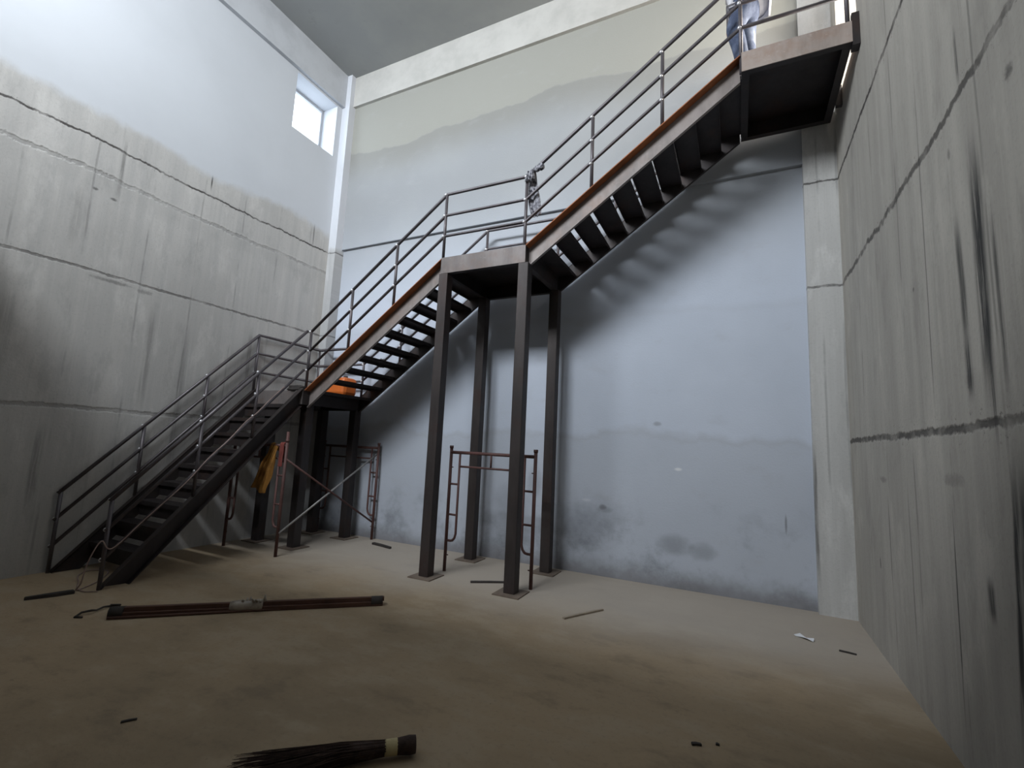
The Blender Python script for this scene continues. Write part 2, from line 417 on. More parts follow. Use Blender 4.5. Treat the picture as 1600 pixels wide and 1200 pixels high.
# right wall with door hole
DY0, DY1, DZ0, DZ1 = -1.25, -.36, 5.60, 7.70
b = MB()
for y0, y1, z0, z1 in ((YF - T, DY0, 0, HC), (DY1, T, 0, HC), (DY0, DY1, 0, DZ0), (DY0, DY1, DZ1, HC)):
    b.box(W, W + T, y0, y1, z0, z1)
struct('wall_right', b, M_RIGHT, 'right wall of raw grey concrete with dark vertical stains and cracked joints', 'wall')
b = MB()
for x0, x1, z0, z1 in ((XL - T, OPEN_X0, 0, HC), (OPEN_X1, W + T, 0, HC), (OPEN_X0, OPEN_X1, 0, OPEN_Z0), (OPEN_X0, OPEN_X1, OPEN_Z1, HC)):
    b.box(x0, x1, YF - T, YF, z0, z1)
struct('wall_front', b, M_FRONT, 'plain front wall with a wide high opening, behind the viewer', 'wall')
struct('shade_slab', MB().box(XL, W, YF, -5.24, 4.27, 4.47), M_CEIL, 'unseen slab added above the viewer to shade the near end of the hall', 'slab')  # added out of view to keep daylight off the near floor
# window lining: broken mortar along the sill and head, thin outer frame
b = MB()
yo = XL - T
b.box(yo - .03, yo + .02, WY0 - .02, WY1 + .02, WZ0 - .03, WZ0 + .045)
b.box(yo - .03, yo + .02, WY0 - .02, WY1 + .02, WZ1 - .05, WZ1 + .03)
b.box(yo - .03, yo + .02, WY0 - .02, WY0 + .05, WZ0 + .045, WZ1 - .05)
b.box(yo - .03, yo + .02, WY1 - .05, WY1 + .02, WZ0 + .045, WZ1 - .05)
b.box(yo - .02, yo + .015, -.66, -.38, WZ0 + .05, WZ0 + .10)
struct('window_1', b, M_TRIML, 'small bright square window high on the left wall near the corner', 'window')
# door lining
b = MB()
b.box(W + T - .05, W + T + .02, DY0 - .02, DY0 + .05, DZ0, DZ1)
b.box(W + T - .05, W + T + .02, DY1 - .05, DY1 + .02, DZ0, DZ1)
b.box(W + T - .05, W + T + .02, DY0 + .05, DY1 - .05, DZ1 - .06, DZ1)
struct('door_1', b, M_TRIM, 'bright open doorway in the right wall at the top platform', 'door')
struct('trim_1', MB().box(.285, W, -.105, -.05, ZB, HC), M_TRIM, 'shallow ring beam along the top of the back wall', 'beam')
struct('trim_2', MB().box(XL, XL + .07, YF, -.20, 7.90, HC), M_TRIML, 'shallow ring beam along the top of the left wall', 'beam')
struct('trim_3', MB().box(XL, .29, -.20, 0, 0, HC), M_PILL, 'narrow concrete pilaster in the left back corner', 'pilaster')
struct('trim_4', MB().box(7.652, W, -.085, 0, 0, HC), M_PILR, 'narrow concrete pilaster in the right back corner', 'pilaster')

# ------------------------------------------------------------------ steel staircase (one welded structure)
L1, L2, L3 = 2.2515, 3.955, 5.653
YFR, YBK = -1.357, -.165                 # outer faces of the upper flights
stair = thing('steel_staircase', (0.7, -1.4, 0), 'rusty dark steel staircase climbing round the corner to the top platform', 'staircase')
def part(mb, name, mat, parent=None, **kw): return mb.build(name, mat, parent if parent is not None else stair, **kw)

def stringer_xz(x0, z0, x1, z1, h, yweb, yout, mat=None):
    """C channel in a plane of constant y; flanges reach from the web to yout"""
    t = .008; s = 1 if yout > yweb else -1
    web = MB().prism([(x0, z0), (x1, z1), (x1, z1 - h), (x0, z0 - h)], 'y', yweb, yweb - s * t)
    web.prism([(x0, z0 - h + .011), (x1, z1 - h + .011), (x1, z1 - h), (x0, z0 - h)], 'y', yweb, yweb + s * .03)
    o = part(web, 'stringer', mat or M_WEB)
    fl = MB().prism([(x0, z0), (x1, z1), (x1, z1 - .012), (x0, z0 - .012)], 'y', yweb - s * t, yout)
    f = part(fl, 'top_flange', M_RUST, o); f['label'] = 'rust-orange top flange'
    return o
H = .252
stringer_xz(1.245, L1 + .008, 3.495, L2 - .005, H, YFR + .10, YFR)
stringer_xz(1.245, L1 + .008, 3.495, L2 - .005, H, YBK - .09, YBK, M_STEEL)  # back stringer darker than the front one, its shade put into the colour
stringer_xz(4.690, L2 + .005, 6.990, L3 - .02, H, YFR + .10, YFR)
stringer_xz(4.690, L2 + .005, 6.990, L3 - .02, H, YBK - .09, YBK, M_STEEL)  # dark copy again, shade of the rear side painted in

F1Y0, F1Y1 = -3.50, -1.385
def f1z(y): return 2.262 + (y + 1.404) * 1.073
def stringer_yz(xweb, xout):
    t = .008; s = 1 if xout > xweb else -1; h = .275
    ya, yb = F1Y0, F1Y1
    yc = ya + (h) / 1.073
    poly = [(ya, max(0.002, f1z(ya))), (yb, f1z(yb)), (yb, f1z(yb) - h), (ya + (h - f1z(ya)) / 1.073, .0)]
    web = MB().prism(poly, 'x', xweb, xweb - s * t)
    q = poly[3]
    web.prism([(q[0] - .012, 0.001), (poly[2][0], poly[2][1] + .013), poly[2], (q[0], 0.001)], 'x', xweb, xout)
    o = part(web, 'stringer', M_STEEL)
    fl = MB().prism([(ya, f1z(ya)), (yb, f1z(yb)), (yb, f1z(yb) - .013), (ya, max(.001, f1z(ya) - .013))], 'x', xweb - s * t, xout)
    part(fl, 'top_flange', M_COL, o)
    return o
stringer_yz(1.185, 1.25)
stringer_yz(.215, .15)

# treads: folded plates with a front lip
def tread_x(x, z, y0=YFR + .109, y1=YBK - .099):
    m = MB(); m.box(x, x + .25, y0, y1, z - .006, z); m.box(x, x + .006, y0, y1, z - .05, z - .006); m.box(x + .244, x + .25, y0, y1, z - .045, z - .006)
    return part(m, 'tread', M_STEEL)
def tread_y(y, z, x0=.224, x1=1.176):
    m = MB(); m.box(x0, x1, y, y + .20, z - .006, z); m.box(x0, x1, y, y + .006, z - .05, z - .006); m.box(x0, x1, y + .035, y + .040, z - .178, z - .006)  # last box: riser plate added to block light between the treads
    return part(m, 'tread', M_STEEL)
for i in range(9): tread_y(-3.274 + .07 + .2051 * i, .286 + .2184 * i)
tread_x(1.252, L1 - .001)
tread_x(4.696, L2 - .001)
for k in range(1, 10): tread_x(1.245 + .2256 * (k - 1) + .235, L1 + .17035 * k)
for k in range(1, 10): tread_x(4.69 + .2300 * (k - 1) + .235 - (.01 if k == 9 else 0), L2 + .1698 * k)

# landings and platform
def landing(x0, x1, y0, y1, z, d, fmat=None):
    t = .008; fl = .07
    fm = MB().box(x0, x1, y0, y0 + t, z - d, z)
    m = MB()
    m.box(x0, x1, y1 - t, y1, z - d, z)
    m.box(x0, x0 + t, y0 + t, y1 - t, z - d, z); m.box(x1 - t, x1, y0 + t, y1 - t, z - d, z)
    m.box(x0 + t, x1 - t, y0 + t, y0 + fl, z - d, z - d + t); m.box(x0 + t, x1 - t, y1 - fl, y1 - t, z - d, z - d + t)
    m.box(x0 + t, x0 + fl, y0 + fl, y1 - fl, z - d, z - d + t); m.box(x1 - fl, x1 - t, y0 + fl, y1 - fl, z - d, z - d + t)
    o = part(m, 'landing', M_STEEL)  # inner channels darker than the front one, shade under the deck painted in
    f = part(fm, 'front_channel', fmat or M_FASCIA, o); f['label'] = 'grey front channel'
    part(MB().box(x0 + t, x1 - t, y0 + t, y1 - t, z - .006, z), 'deck_plate', M_STEEL, o)
    return o
landing(.15, 1.240, F1Y1 + .004, YBK, L1, .205)
landing(3.497, 4.688, YFR, YBK, L2, .212)
landing(7.004, W - .06, YFR, YBK, L3, .212, M_PLATF)
# brackets that carry the platform end on the right wall
part(MB().prism([(YFR, L3 - .25), (YFR + .10, L3 - .25), (YFR + .10, L3 - .02), (YFR + .045, L3 - .02), (YFR + .045, L3 + .08), (YFR, L3 + .08)], 'x', W - .06, W - .001), 'wall_bracket', M_STEEL)
part(MB().box(W - .06, W - .001, YBK - .35, YBK - .30, L3 - .25, L3 - .02), 'wall_bracket', M_STEEL)

# columns with base plates
def column(x, y, ztop, s=.13, mat=M_COL):
    o = part(MB().box(x, x + s, y, y + s, .012, ztop), 'column', mat, bevel=.006)
    c = (x + s / 2, y + s / 2); p = .155
    part(MB().box(c[0] - p, c[0] + p, c[1] - p, c[1] + p, 0, .012), 'base_plate', M_PLATE, o)
ZC2 = L2 - .212
for x, y in ((3.474, YFR + .001), (4.600, YFR + .001), (3.474, -.3275), (4.600, -.3275)): column(x, y, ZC2)
for x, y in ((1.075, -1.25), (1.125, -.325), (.30, -1.25), (.40, -.335)): column(x, y, L1 - .205, mat=M_STEEL)

# railings: handrail (part) with mid rails and posts (sub-parts)
R = .0205
def railing(name_pts, heights, posts, r=R):
    """name_pts: base polyline; heights: rail heights above it, top first; posts: (point, height)"""
    top = MB().tube([(x, y, z + heights[0]) for x, y, z in name_pts], r)
    o = part(top, 'railing', M_RAIL, smooth=True); o['label'] = 'grey pipe handrail'
    for h in heights[1:]:
        part(MB().tube([(x, y, z + h) for x, y, z in name_pts], r * .9), 'middle_rail', M_RAIL, o, smooth=True)
    for (x, y, z), hp in posts:
        m = MB().tube([(x, y, z), (x, y, z + hp - .01)], r * .95)
        m.cur = 1
        for h in heights: 
            if h <= hp + .01: m.blob((x - .012, y - .012, z + hp - heights[0] + h - .006), r * 1.08, 7, 4)
        part(m, 'post', [M_RAIL, M_WELD], o, smooth=True)
    return o
HR = (.885, .585, .305)
yr = YFR + .035; ybk = YBK - .032
def f2z(x): return L1 + .008 + (x - 1.245) * (L2 - L1 - .013) / 2.25
def f3z(x): return L2 + .005 + (x - 4.69) * (L3 - L2 - .025) / 2.30
HL = (.895, .60, .31)
# front railing of flight two, landing two, flight three and the platform: one continuous run
front = [(1.225, yr, f2z(1.225)), (3.50, yr, L2), (4.655, yr, L2 + .0), (7.0, yr, L3), (W - .03, yr, L3)]
railing(front, (.89, .595, .31), [((1.225, yr, L1), .885), ((1.98, yr, f2z(1.98)), .885), ((2.733, yr, f2z(2.733)), .885), ((3.497, yr, L2), .89), ((4.655, yr, L2 - .25), 1.14),
        ((5.460, yr, f3z(5.46)), .885), ((6.230, yr, f3z(6.23)), .885), ((7.002, yr, L3 - .21), 1.10), ((7.90, yr, L3), .89)])
back = [(1.225, ybk, f2z(1.225)), (3.50, ybk, L2), (4.655, ybk, L2), (7.0, ybk, L3)]
railing(back, (.89, .595, .31), [((1.225, ybk, L1), .885), ((1.98, ybk, f2z(1.98)), .885), ((2.733, ybk, f2z(2.733)), .885), ((3.497, ybk, L2), .89), ((4.655, ybk, L2), .89),
        ((5.460, ybk, f3z(5.46)), .885), ((6.230, ybk, f3z(6.23)), .885), ((7.002, ybk, L3), .89)])
# left side of flight one and around landing one
def f1b(y): return f1z(y)
xl = .172
railing([(xl, -3.54, f1z(-3.54)), (xl, -1.40, L1), (xl, ybk, L1), (1.225, ybk, L1)], (.875, .585, .295),
        [((xl, -3.515, 0), f1z(-3.515) + .87), ((xl, -2.80, f1z(-2.80)), .87), ((xl, -2.10, f1z(-2.10)), .87), ((xl, -1.40, L1), .87), ((xl, ybk, L1), .87)])
# right side of flight one
xr = 1.225
railing([(xr, -3.53, f1z(-3.53)), (xr, -1.39, L1)], (.875, .585, .295),
        [((xr, -3.51, 0), f1z(-3.51) + .87), ((xr, -2.725, f1z(-2.725)), .87), ((xr, -2.08, f1z(-2.08)), .87)])

# ------------------------------------------------------------------ scaffolding
def frame_geo(t, o, ux, z_top, spigot=0.0, mat=M_SCAF):
    """walk-through frame: two legs, head tube, second tube, two inner ladder loops. o = floor point of first leg, ux = vector to the other leg"""
    o = Vector(o); ux = Vector(ux); Zv = Vector((0, 0, 1))
    P = lambda a, z: o + ux * a + Zv * z
    r = .021
    for a in (0, 1):
        m = MB().tube([P(a, 0), P(a, z_top + spigot)], r)
        m.tube([P(a, z_top), P(a, z_top + .035)], r * 1.25)
        part(m, 'frame_leg', mat, t, smooth=True)
    part(MB().tube([P(0, z_top - .05), P(1, z_top - .05)], r), 'head_tube', mat, t, smooth=True)
    part(MB().tube([P(.115, z_top - .225), P(.885, z_top - .225)], r * .65).tube([P(.5, z_top - .225), P(.5, z_top - .05)], r * .6), 'middle_tube', mat, t, smooth=True)
    for a, s in ((0, 1), (1, -1)):
        i = a + s * .115
        zb = .375
        m = MB().tube([P(i, z_top - .05), P(i, zb + .09), P(i - s * .012, zb + .04), P(i - s * .035, zb + .008), P(i - s * .06, zb), P(a, zb)], r * .72)
        for z in (z_top - .45, z_top - .83): m.tube([P(a, z), P(i, z)], r * .62)
        for z in (z_top - .24, .20): m.tube([P(a, z), P(a + s * .035, z)], .007)
        part(m, 'ladder_rail', mat, t, smooth=True)
sc = thing('scaffold', (4.18, -.99, 0), 'brown scaffold frame standing upright between the four landing columns', 'scaffold')
frame_geo(sc, (3.573, -.955, 0), (1.213, -.077, 0), 1.525)
tw = thing('scaffold', (.85, -.9, 0), 'brown braced scaffold under the lower landing in the dark', 'scaffold')
frame_geo(tw, (1.405, -1.68, 0), (-1.08, 0, 0), 1.50, .14)
frame_geo(tw, (1.60, -.085, 0), (-1.22, 0, 0), 1.50)
part(MB().tube([(1.42, -1.68, .30), (1.56, -.085, 1.34)], .014), 'cross_brace', M_GALV, tw, smooth=True)
part(MB().tube([(1.42, -1.68, 1.27), (1.58, -.085, .27)], .014), 'cross_brace', M_SCAF, tw, smooth=True)

# ------------------------------------------------------------------ cloths
def cloth_strip(name, path, w, xdir, mat, folds=5, amp=.02, seed=1, taper=None, rows=26, cols=18):
    path = [Vector(p) for p in path]
    L = [0]
    for a, c in zip(path, path[1:]): L.append(L[-1] + (c - a).length)
    def at(s):
        s *= L[-1]
        for i in range(len(path) - 1):
            if s <= L[i + 1] or i == len(path) - 2:
                return path[i].lerp(path[i + 1], (s - L[i]) / max(1e-6, L[i + 1] - L[i])), (path[i + 1] - path[i]).normalized()
    xd = Vector(xdir).normalized(); vs = []; fs = []
    for i in range(rows):
        s = i / (rows - 1); p, d = at(s); nrm = xd.cross(d)
        for j in range(cols):
            q = j / (cols - 1) - .5
            ww = w * (taper(s) if taper else 1)
            f = math.sin(q * folds * 2 * math.pi + 2.2 * math.sin(s * 4 + seed)) * amp * (.55 + .45 * math.sin(s * 5 + seed))
            f += mnoise.noise(Vector((q * 4, s * 5, seed))) * amp * .9
            vs.append(p + xd * q * ww + nrm * f + Vector((0, 0, mnoise.noise(Vector((q * 3, s * 3, seed + 9))) * amp)))
    for i in range(rows - 1):
        for j in range(cols - 1):
            fs.append((i * cols + j, i * cols + j + 1, (i + 1) * cols + j + 1, (i + 1) * cols + j))
    m = MB().add(vs, fs)
    o = m.build(name, mat, smooth=True, origin=sum((Vector(v) for v in vs), Vector()) / len(vs))
    sm = o.modifiers.new('thick', 'SOLIDIFY'); sm.thickness = .006; sm.offset = 0
    ss = o.modifiers.new('smooth', 'SUBSURF'); ss.levels = 1; ss.render_levels = 1
    return o
zr = L2 + .89
sca = cloth_strip('scarf', [(4.70, yr - .04, zr - .08), (4.70, yr - .035, zr + .03), (4.70, yr, zr + .075), (4.70, yr + .045, zr + .03), (4.725, yr + .055, zr - .25), (4.765, yr + .06, zr - .50)], .125, (1, 0, .15), M_SCARF, 3, .022, 2, lambda s: 1.0 - .18 * math.sin(s * 6))
tag(sca, 'grey and white patterned cloth hung over the railing corner of the middle landing', 'cloth')
m = MB(); m.blob((4.83, yr, zr + .09), .045, 9, 6).blob((4.78, yr, zr + .075), .04, 9, 6)
kn = m.build('knot', M_SCARF, sca, smooth=True)
ys = cloth_strip('work_cloth', [(1.19, -1.64, 1.38), (1.19, -1.68, 1.485), (1.185, -1.722, 1.38), (1.10, -1.75, 1.05), (1.00, -1.75, .83)], .30, (1, 0, -.25), M_YELLOW, 4, .03, 5, lambda s: .35 + .75 * s)
tag(ys, 'ochre yellow cloth hung on the dark scaffold under the stairs', 'cloth')
rs = cloth_strip('work_cloth', [(1.345, -1.645, 1.22), (1.345, -1.65, 1.49), (1.345, -1.71, 1.49), (1.345, -1.718, 1.17)], .08, (1, 0, 0), M_RED, 3, .012, 8)
tag(rs, 'small dull red cloth hung beside the yellow one on the scaffold', 'cloth')
def lump(name, c, sx, sy, sz, mat, seed, rot=0.0, floor_z=None):
    bm = bmesh.new(); bmesh.ops.create_icosphere(bm, subdivisions=3, radius=1)
    for v in bm.verts:
        p = v.co.copy(); k = 1 + .45 * mnoise.noise(p * 1.7 + Vector((seed, 0, 0))) + .2 * mnoise.noise(p * 4 + Vector((0, seed, 0)))
        v.co = Vector((p.x * sx * k, p.y * sy * k, p.z * sz * k))
        v.co = Matrix.Rotation(rot, 3, 'Z') @ v.co
        if floor_z is not None and v.co.z < floor_z: v.co.z = floor_z
    me = bpy.data.meshes.new(name); bm.to_mesh(me); bm.free(); me.materials.append(mat)
    for p in me.polygons: p.use_smooth = True
    o = bpy.data.objects.new(name, me); COL.objects.link(o); o.location = c
    return o
tag(lump('rag', (1.02, -1.30, L1 + .03), .17, .10, .05, M_DARK, 3, .4, -.03), 'crumpled black rag on the front edge of the lower landing', 'rag')
tag(lump('rag', (1.62, ybk - .015, f2z(1.62) + .30), .07, .05, .075, M_DARK, 6, .6), 'small dark rag knotted on the rail behind the lowest steps of the second flight', 'rag')

# ------------------------------------------------------------------ orange container on the lower landing
con = thing('plastic_container', (.98, -.55, L1), 'orange plastic container lying on the lower landing behind the steps', 'container')
m = MB(); m.box(.80, 1.33, -.70, -.40, L1 + .001, L1 + .30)
part(m, 'body', M_ORANGE, con, bevel=.06)
part(MB().tube([(.82, -.55, L1 + .295), (.84, -.55, L1 + .345), (1.06, -.55, L1 + .345), (1.08, -.55, L1 + .295)], .016), 'handle', M_ORANGE, con, smooth=True)
part(MB().tube([(1.20, -.55, L1 + .295), (1.20, -.55, L1 + .33)], .035), 'cap', M_DARK, con, smooth=True)

# ------------------------------------------------------------------ things on the floor
def bar(name, a, c, r, mat, label, cat, seg=8, z=None, flat=None):
    o = MB().tube([a, c], r, seg).build(name, mat, smooth=True, origin=(Vector(a) + Vector(c)) / 2)
    return tag(o, label, cat)
pb = thing('tube_bundle', (2.94, -3.08, 0), 'bundle of long rusty steel tubes taped together on the open floor', 'tubes')
a, c = Vector((2.10, -3.82, 0)), Vector((3.78, -2.33, 0)); d = (c - a).normalized(); n = Vector((-d.y, d.x, 0))
for k, (off, z, s0, s1) in enumerate(((.0, .021, .0, .0), (.043, .021, .02, -.03), (.021, .058, .005, .01))):
    p, q = a + n * off + d * s0, c + n * off + d * s1
    mm = MB(); e = .020
    for (u0, u1) in ((p, q),):
        mm.add([u0 + n * e + Vector((0, 0, z - e)), u0 - n * e + Vector((0, 0, z - e)), u0 - n * e + Vector((0, 0, z + e)), u0 + n * e + Vector((0, 0, z + e)),
                u1 + n * e + Vector((0, 0, z - e)), u1 - n * e + Vector((0, 0, z - e)), u1 - n * e + Vector((0, 0, z + e)), u1 + n * e + Vector((0, 0, z + e))],
               [(0, 1, 2, 3), (7, 6, 5, 4), (0, 4, 5, 1), (1, 5, 6, 2), (2, 6, 7, 3), (3, 7, 4, 0)])
    part(mm, 'tube', M_TUBE, pb, bevel=.004)
p, q = a - n * .055 + d * .02, c - n * .01 - d * .9
part(MB().tube([p + Vector((0, 0, .012)), q + Vector((0, 0, .012))], .011), 'rod', M_TUBE, pb, smooth=True)
for base, s in ((a, 1), (c, -1)):
    mm = MB(); p0 = base + d * s * .004 + n * .022; p1 = base + d * s * .11 + n * .022
    mm.tube([p0 + Vector((0, 0, .036)), p1 + Vector((0, 0, .036))], .047, 12)
    part(mm, 'tape_wrap', M_DARK, pb, smooth=True)
mid = a.lerp(c, .47) + n * .02
mm = MB().tube([mid - d * .14 + Vector((0, 0, .042)), mid - d * .08 + Vector((0, 0, .044)), mid + Vector((0, 0, .042)), mid + d * .1 + Vector((0, 0, .046)), mid + d * .13 + Vector((0, 0, .046))], .05, 14, True, [.043, .050, .047, .052, .045])
for i in range(7):
    pp = mid + d * (.02 + .03 * i - .06); mm.tube([pp + Vector((0, 0, .075)), pp + n * random.uniform(-.1, .1) + Vector((0, 0, random.uniform(.10, .15)))], .012, 5, True, [.02, .004])
part(mm, 'film_wrap', M_FILM, pb, smooth=True)

# broom in the foreground
br = thing('straw_broom', (4.95, -4.05, 0), 'short dark straw broom head with a yellow band in the foreground', 'broom')
hd = Vector((5.395, -3.945, .05)); tl = Vector((4.98, -4.33, .05)); d = (tl - hd).normalized(); n = Vector((-d.y, d.x, 0))
m = MB().tube([hd, hd + d * .03, hd + d * .10], .04, 14, True, [.040, .043, .036])
part(m, 'butt', M_BRIST, br, smooth=True)
part(MB().tube([hd + d * .085, hd + d * .095, hd + d * .145, hd + d * .155], .036, 16, True, [.034, .0375, .037, .034]), 'band', M_BAND, br, smooth=True)
m = MB()
m.tube([hd + d * .14, hd + d * .3, hd + d * .5 + Vector((0, 0, -.012)), hd + d * .62 + Vector((0, 0, -.02))], .04, 14, True, [.033, .042, .034, .012])
for i in range(420):
    th = random.uniform(0, 2 * math.pi); rr = math.sqrt(random.random())
    s = Vector((0, 0, math.sin(th))) * rr * .032 + n * math.cos(th) * rr * .032
    L = random.uniform(.55, .86)
    spread = 3.3
    e = hd + d * L + n * math.cos(th) * rr * .034 * spread + Vector((0, 0, max(-.047, math.sin(th) * rr * .032 * 1.3 - .012)))
    mid_ = hd + d * (.14 + (L - .14) * .5) + n * math.cos(th) * rr * .034 * 1.7 + Vector((0, 0, max(-.045, math.sin(th) * rr * .046)))
    m.tube([hd + d * .12 + s, mid_, e], .0022, 4, False, [.0024, .0022, .0010])
bb = part(m, 'bristles', M_BRIST, br)

tag(MB().prism([(1.045, -3.985), (1.065, -4.00), (1.155, -3.80), (1.185, -3.68), (1.125, -3.67), (1.085, -3.80)], 'z', 0, .03).build('steel_offcut', M_DARK, origin=(1.11, -3.83, 0), bevel=.004),
    'dark tapered steel offcut on the floor left of the stair foot', 'scrap')
# small offcuts
def offcut(name, x0, y0, x1, y1, w, h, mat, label, cat):
    a = Vector((x0, y0, 0)); c = Vector((x1, y1, 0)); d = (c - a).normalized(); n = Vector((-d.y, d.x, 0)) * w / 2
    k = a.lerp(c, .45) + n * .35
    poly = [a + n, a - n, k - n, c - n * .8, c + n * .7, k + n]
    o = MB().prism([(p.x, p.y) for p in poly], 'z', 0, h).build(name, mat, origin=(a + c) / 2, bevel=min(.003, h * .3))
    return tag(o, label, cat)
offcut('steel_offcut', 1.86, -.335, 2.27, -.42, .05, .03, M_DARK, 'short dark offcut by the back wall near the scaffold leg', 'scrap')
offcut('steel_offcut', 4.10, -1.20, 4.52, -.93, .035, .02, M_DARK, 'thin dark bar on the floor between the landing columns', 'scrap')
offcut('wood_splinter', 5.41, -1.70, 5.67, -1.25, .03, .018, M_WOOD, 'pale wood splinter on the floor right of the columns', 'scrap')
offcut('wood_splinter', 7.66, -1.10, 7.78, -1.12, .02, .012, M_DARK, 'tiny dark chip near the right wall', 'scrap')
offcut('grit_chip', 6.66, -3.12, 6.71, -3.10, .022, .012, M_DARK, 'larger of two tiny dark chips on the near floor', 'scrap')
offcut('grit_chip', 6.78, -3.05, 6.80, -3.05, .018, .010, M_DARK, 'smaller of two tiny dark chips on the near floor', 'scrap')
offcut('grit_chip', 3.86, -4.53, 3.90, -4.47, .016, .010, M_DARK, 'lone dark chip on the left foreground floor', 'scrap')
# paper scrap
vs = [(7.35, -.89, .004), (7.40, -.87, .018), (7.44, -.93, .006), (7.50, -.95, .02), (7.49, -1.00, .004), (7.44, -.99, .022), (7.40, -.945, .012), (7.36, -.925, .004)]
o = MB().add(vs, [(0, 1, 6, 7), (1, 2, 5, 6), (2, 3, 4, 5)]).build('paper_scrap', M_PAPER, origin=(7.42, -.93, 0))
o.modifiers.new('thick', 'SOLIDIFY').thickness = .003
tag(o, 'crumpled white paper scrap on the floor by the back wall', 'paper')
# wire scrap
pts = [(1.95, -3.93, .006), (1.90, -3.96, .008), (1.86, -3.90, .02), (1.90, -3.85, .03), (1.87, -3.80, .012), (1.85, -3.74, .02), (1.84, -3.66, .008), (1.88, -3.63, .012), (1.87, -3.70, .03)]
tag(MB().tube(pts, .008, 6).build('wire_scrap', M_DARK, smooth=True, origin=(1.88, -3.8, 0)), 'twisted bit of wire on the floor left of the tube bundle', 'scrap')

# ------------------------------------------------------------------ cable along the lower flight
def spline(pts, n=6):
    pts = [Vector(p) for p in pts]; out = []
    for i in range(len(pts) - 1):
        p0, p1, p2, p3 = pts[max(i - 1, 0)], pts[i], pts[i + 1], pts[min(i + 2, len(pts) - 1)]
        for k in range(n):
            t = k / n
            out.append(.5 * ((2 * p1) + (-p0 + p2) * t + (2 * p0 - 5 * p1 + 4 * p2 - p3) * t * t + (-p0 + 3 * p1 - 3 * p2 + p3) * t ** 3))
    out.append(pts[-1]); return out
def lr(y, dz=.0): return (xr + .028, y, f1z(y) + .295 + dz)
pts = [(1.30, -3.55, .010), (1.20, -3.62, .010), (1.03, -3.60, .010), (.80, -3.50, .010), (.55, -3.40, .010), (.42, -3.25, .010), (.60, -3.16, .010), (.92, -3.38, .010), (1.12, -3.64, .014), (1.22, -3.66, .10), (1.25, -3.64, .30), (1.27, -3.57, .48), lr(-3.46, .04), lr(-3.2, .02), lr(-2.85, -.01), lr(-2.6, .03), lr(-2.42, .015), lr(-2.2, .045), lr(-2.07, .02), lr(-1.9, .03), lr(-1.7, .02)]
o = MB().tube(spline(pts), .006, 7).build('electric_cable', M_CABLE_W, smooth=True, origin=(1.2, -3.2, 0))
tag(o, 'pale cable running from the floor up the right rail of the lowest flight', 'cable')

# ------------------------------------------------------------------ person on the top platform
def skin_mesh(name, verts, edges, mat, root=0, sub=2, parent=None, origin=(0, 0, 0)):
    me = bpy.data.meshes.new(name)
    o0 = Vector(origin)
    me.from_pydata([Vector(v[:3]) - o0 for v in verts], edges, [])
    o = bpy.data.objects.new(name, me); COL.objects.link(o)
    sk = o.modifiers.new('skin', 'SKIN'); sk.use_smooth_shade = True
    lay = me.skin_vertices[0].data
    for i, v in enumerate(verts):
        rx, ry = (v[3], v[4]) if len(v) > 4 else (v[3], v[3])
        lay[i].radius = (rx, ry); lay[i].use_root = (i == root)
    s = o.modifiers.new('sub', 'SUBSURF'); s.levels = sub; s.render_levels = sub
    dg = bpy.context.evaluated_depsgraph_get(); dg.update()
    nm = bpy.data.meshes.new_from_object(o.evaluated_get(dg))
    nm.name = name
    bpy.data.objects.remove(o); bpy.data.meshes.remove(me)
    nm.materials.clear(); nm.materials.append(mat)
    for p in nm.polygons: p.use_smooth = True
    ob = bpy.data.objects.new(name, nm); COL.objects.link(ob); ob.location = o0
    if parent is not None:
        ob.parent = parent; ob.location = o0 - world_loc(parent)
    return ob
PX, PY, PZ = 7.06, -.98, L3
person = thing('person', (PX, PY, PZ), 'person in blue jeans and white shirt standing at the top platform railing', 'person')
def pv(x, y, z): return (PX + x, PY + y, PZ + z)
# facing -x (down the stairs), left knee forward
body = [ (*pv(0, 0, .90), .12, .15), (*pv(.0, 0, 1.08), .11, .14), (*pv(-.01, 0, 1.28), .12, .17), (*pv(-.015, 0, 1.42), .07, .09), (*pv(-.03, 0, 1.50), .052, .052), (*pv(-.05, 0, 1.58), .075, .07), (*pv(-.05, 0, 1.68), .085, .075), (*pv(-.05, 0, 1.74), .05, .05),
         (*pv(0, -.10, .84), .09, .09), (*pv(-.13, -.13, .50), .062, .062), (*pv(-.06, -.13, .28), .056, .056), (*pv(-.04, -.13, .08), .042, .042), (*pv(-.13, -.14, .035), .036, .032), (*pv(-.20, -.14, .03), .025, .02),
         (*pv(0, .10, .84), .09, .09), (*pv(.0, .11, .48), .062, .062), (*pv(.03, .11, .28), .056, .056), (*pv(.04, .11, .08), .042, .042), (*pv(-.05, .12, .035), .036, .032), (*pv(-.13, .12, .03), .025, .02),
         (*pv(-.01, -.19, 1.39), .055, .055), (*pv(.02, -.25, 1.12), .042, .042), (*pv(-.14, -.29, .95), .034, .034), (*pv(-.19, -.30, .92), .026, .03),
         (*pv(-.01, .19, 1.39), .055, .055), (*pv(.03, .25, 1.12), .042, .042), (*pv(-.08, .25, .92), .034, .034), (*pv(-.12, .25, .86), .026, .03) ]
edges = [(0, 1), (1, 2), (2, 3), (3, 4), (4, 5), (5, 6), (6, 7), (0, 8), (8, 9), (9, 10), (10, 11), (11, 12), (12, 13), (0, 14), (14, 15), (15, 16), (16, 17), (17, 18), (18, 19), (2, 20), (20, 21), (21, 22), (22, 23), (2, 24), (24, 25), (25, 26), (26, 27)]
bo = skin_mesh('body', body, edges, M_SKIN, 0, 2, person, (PX, PY, PZ))
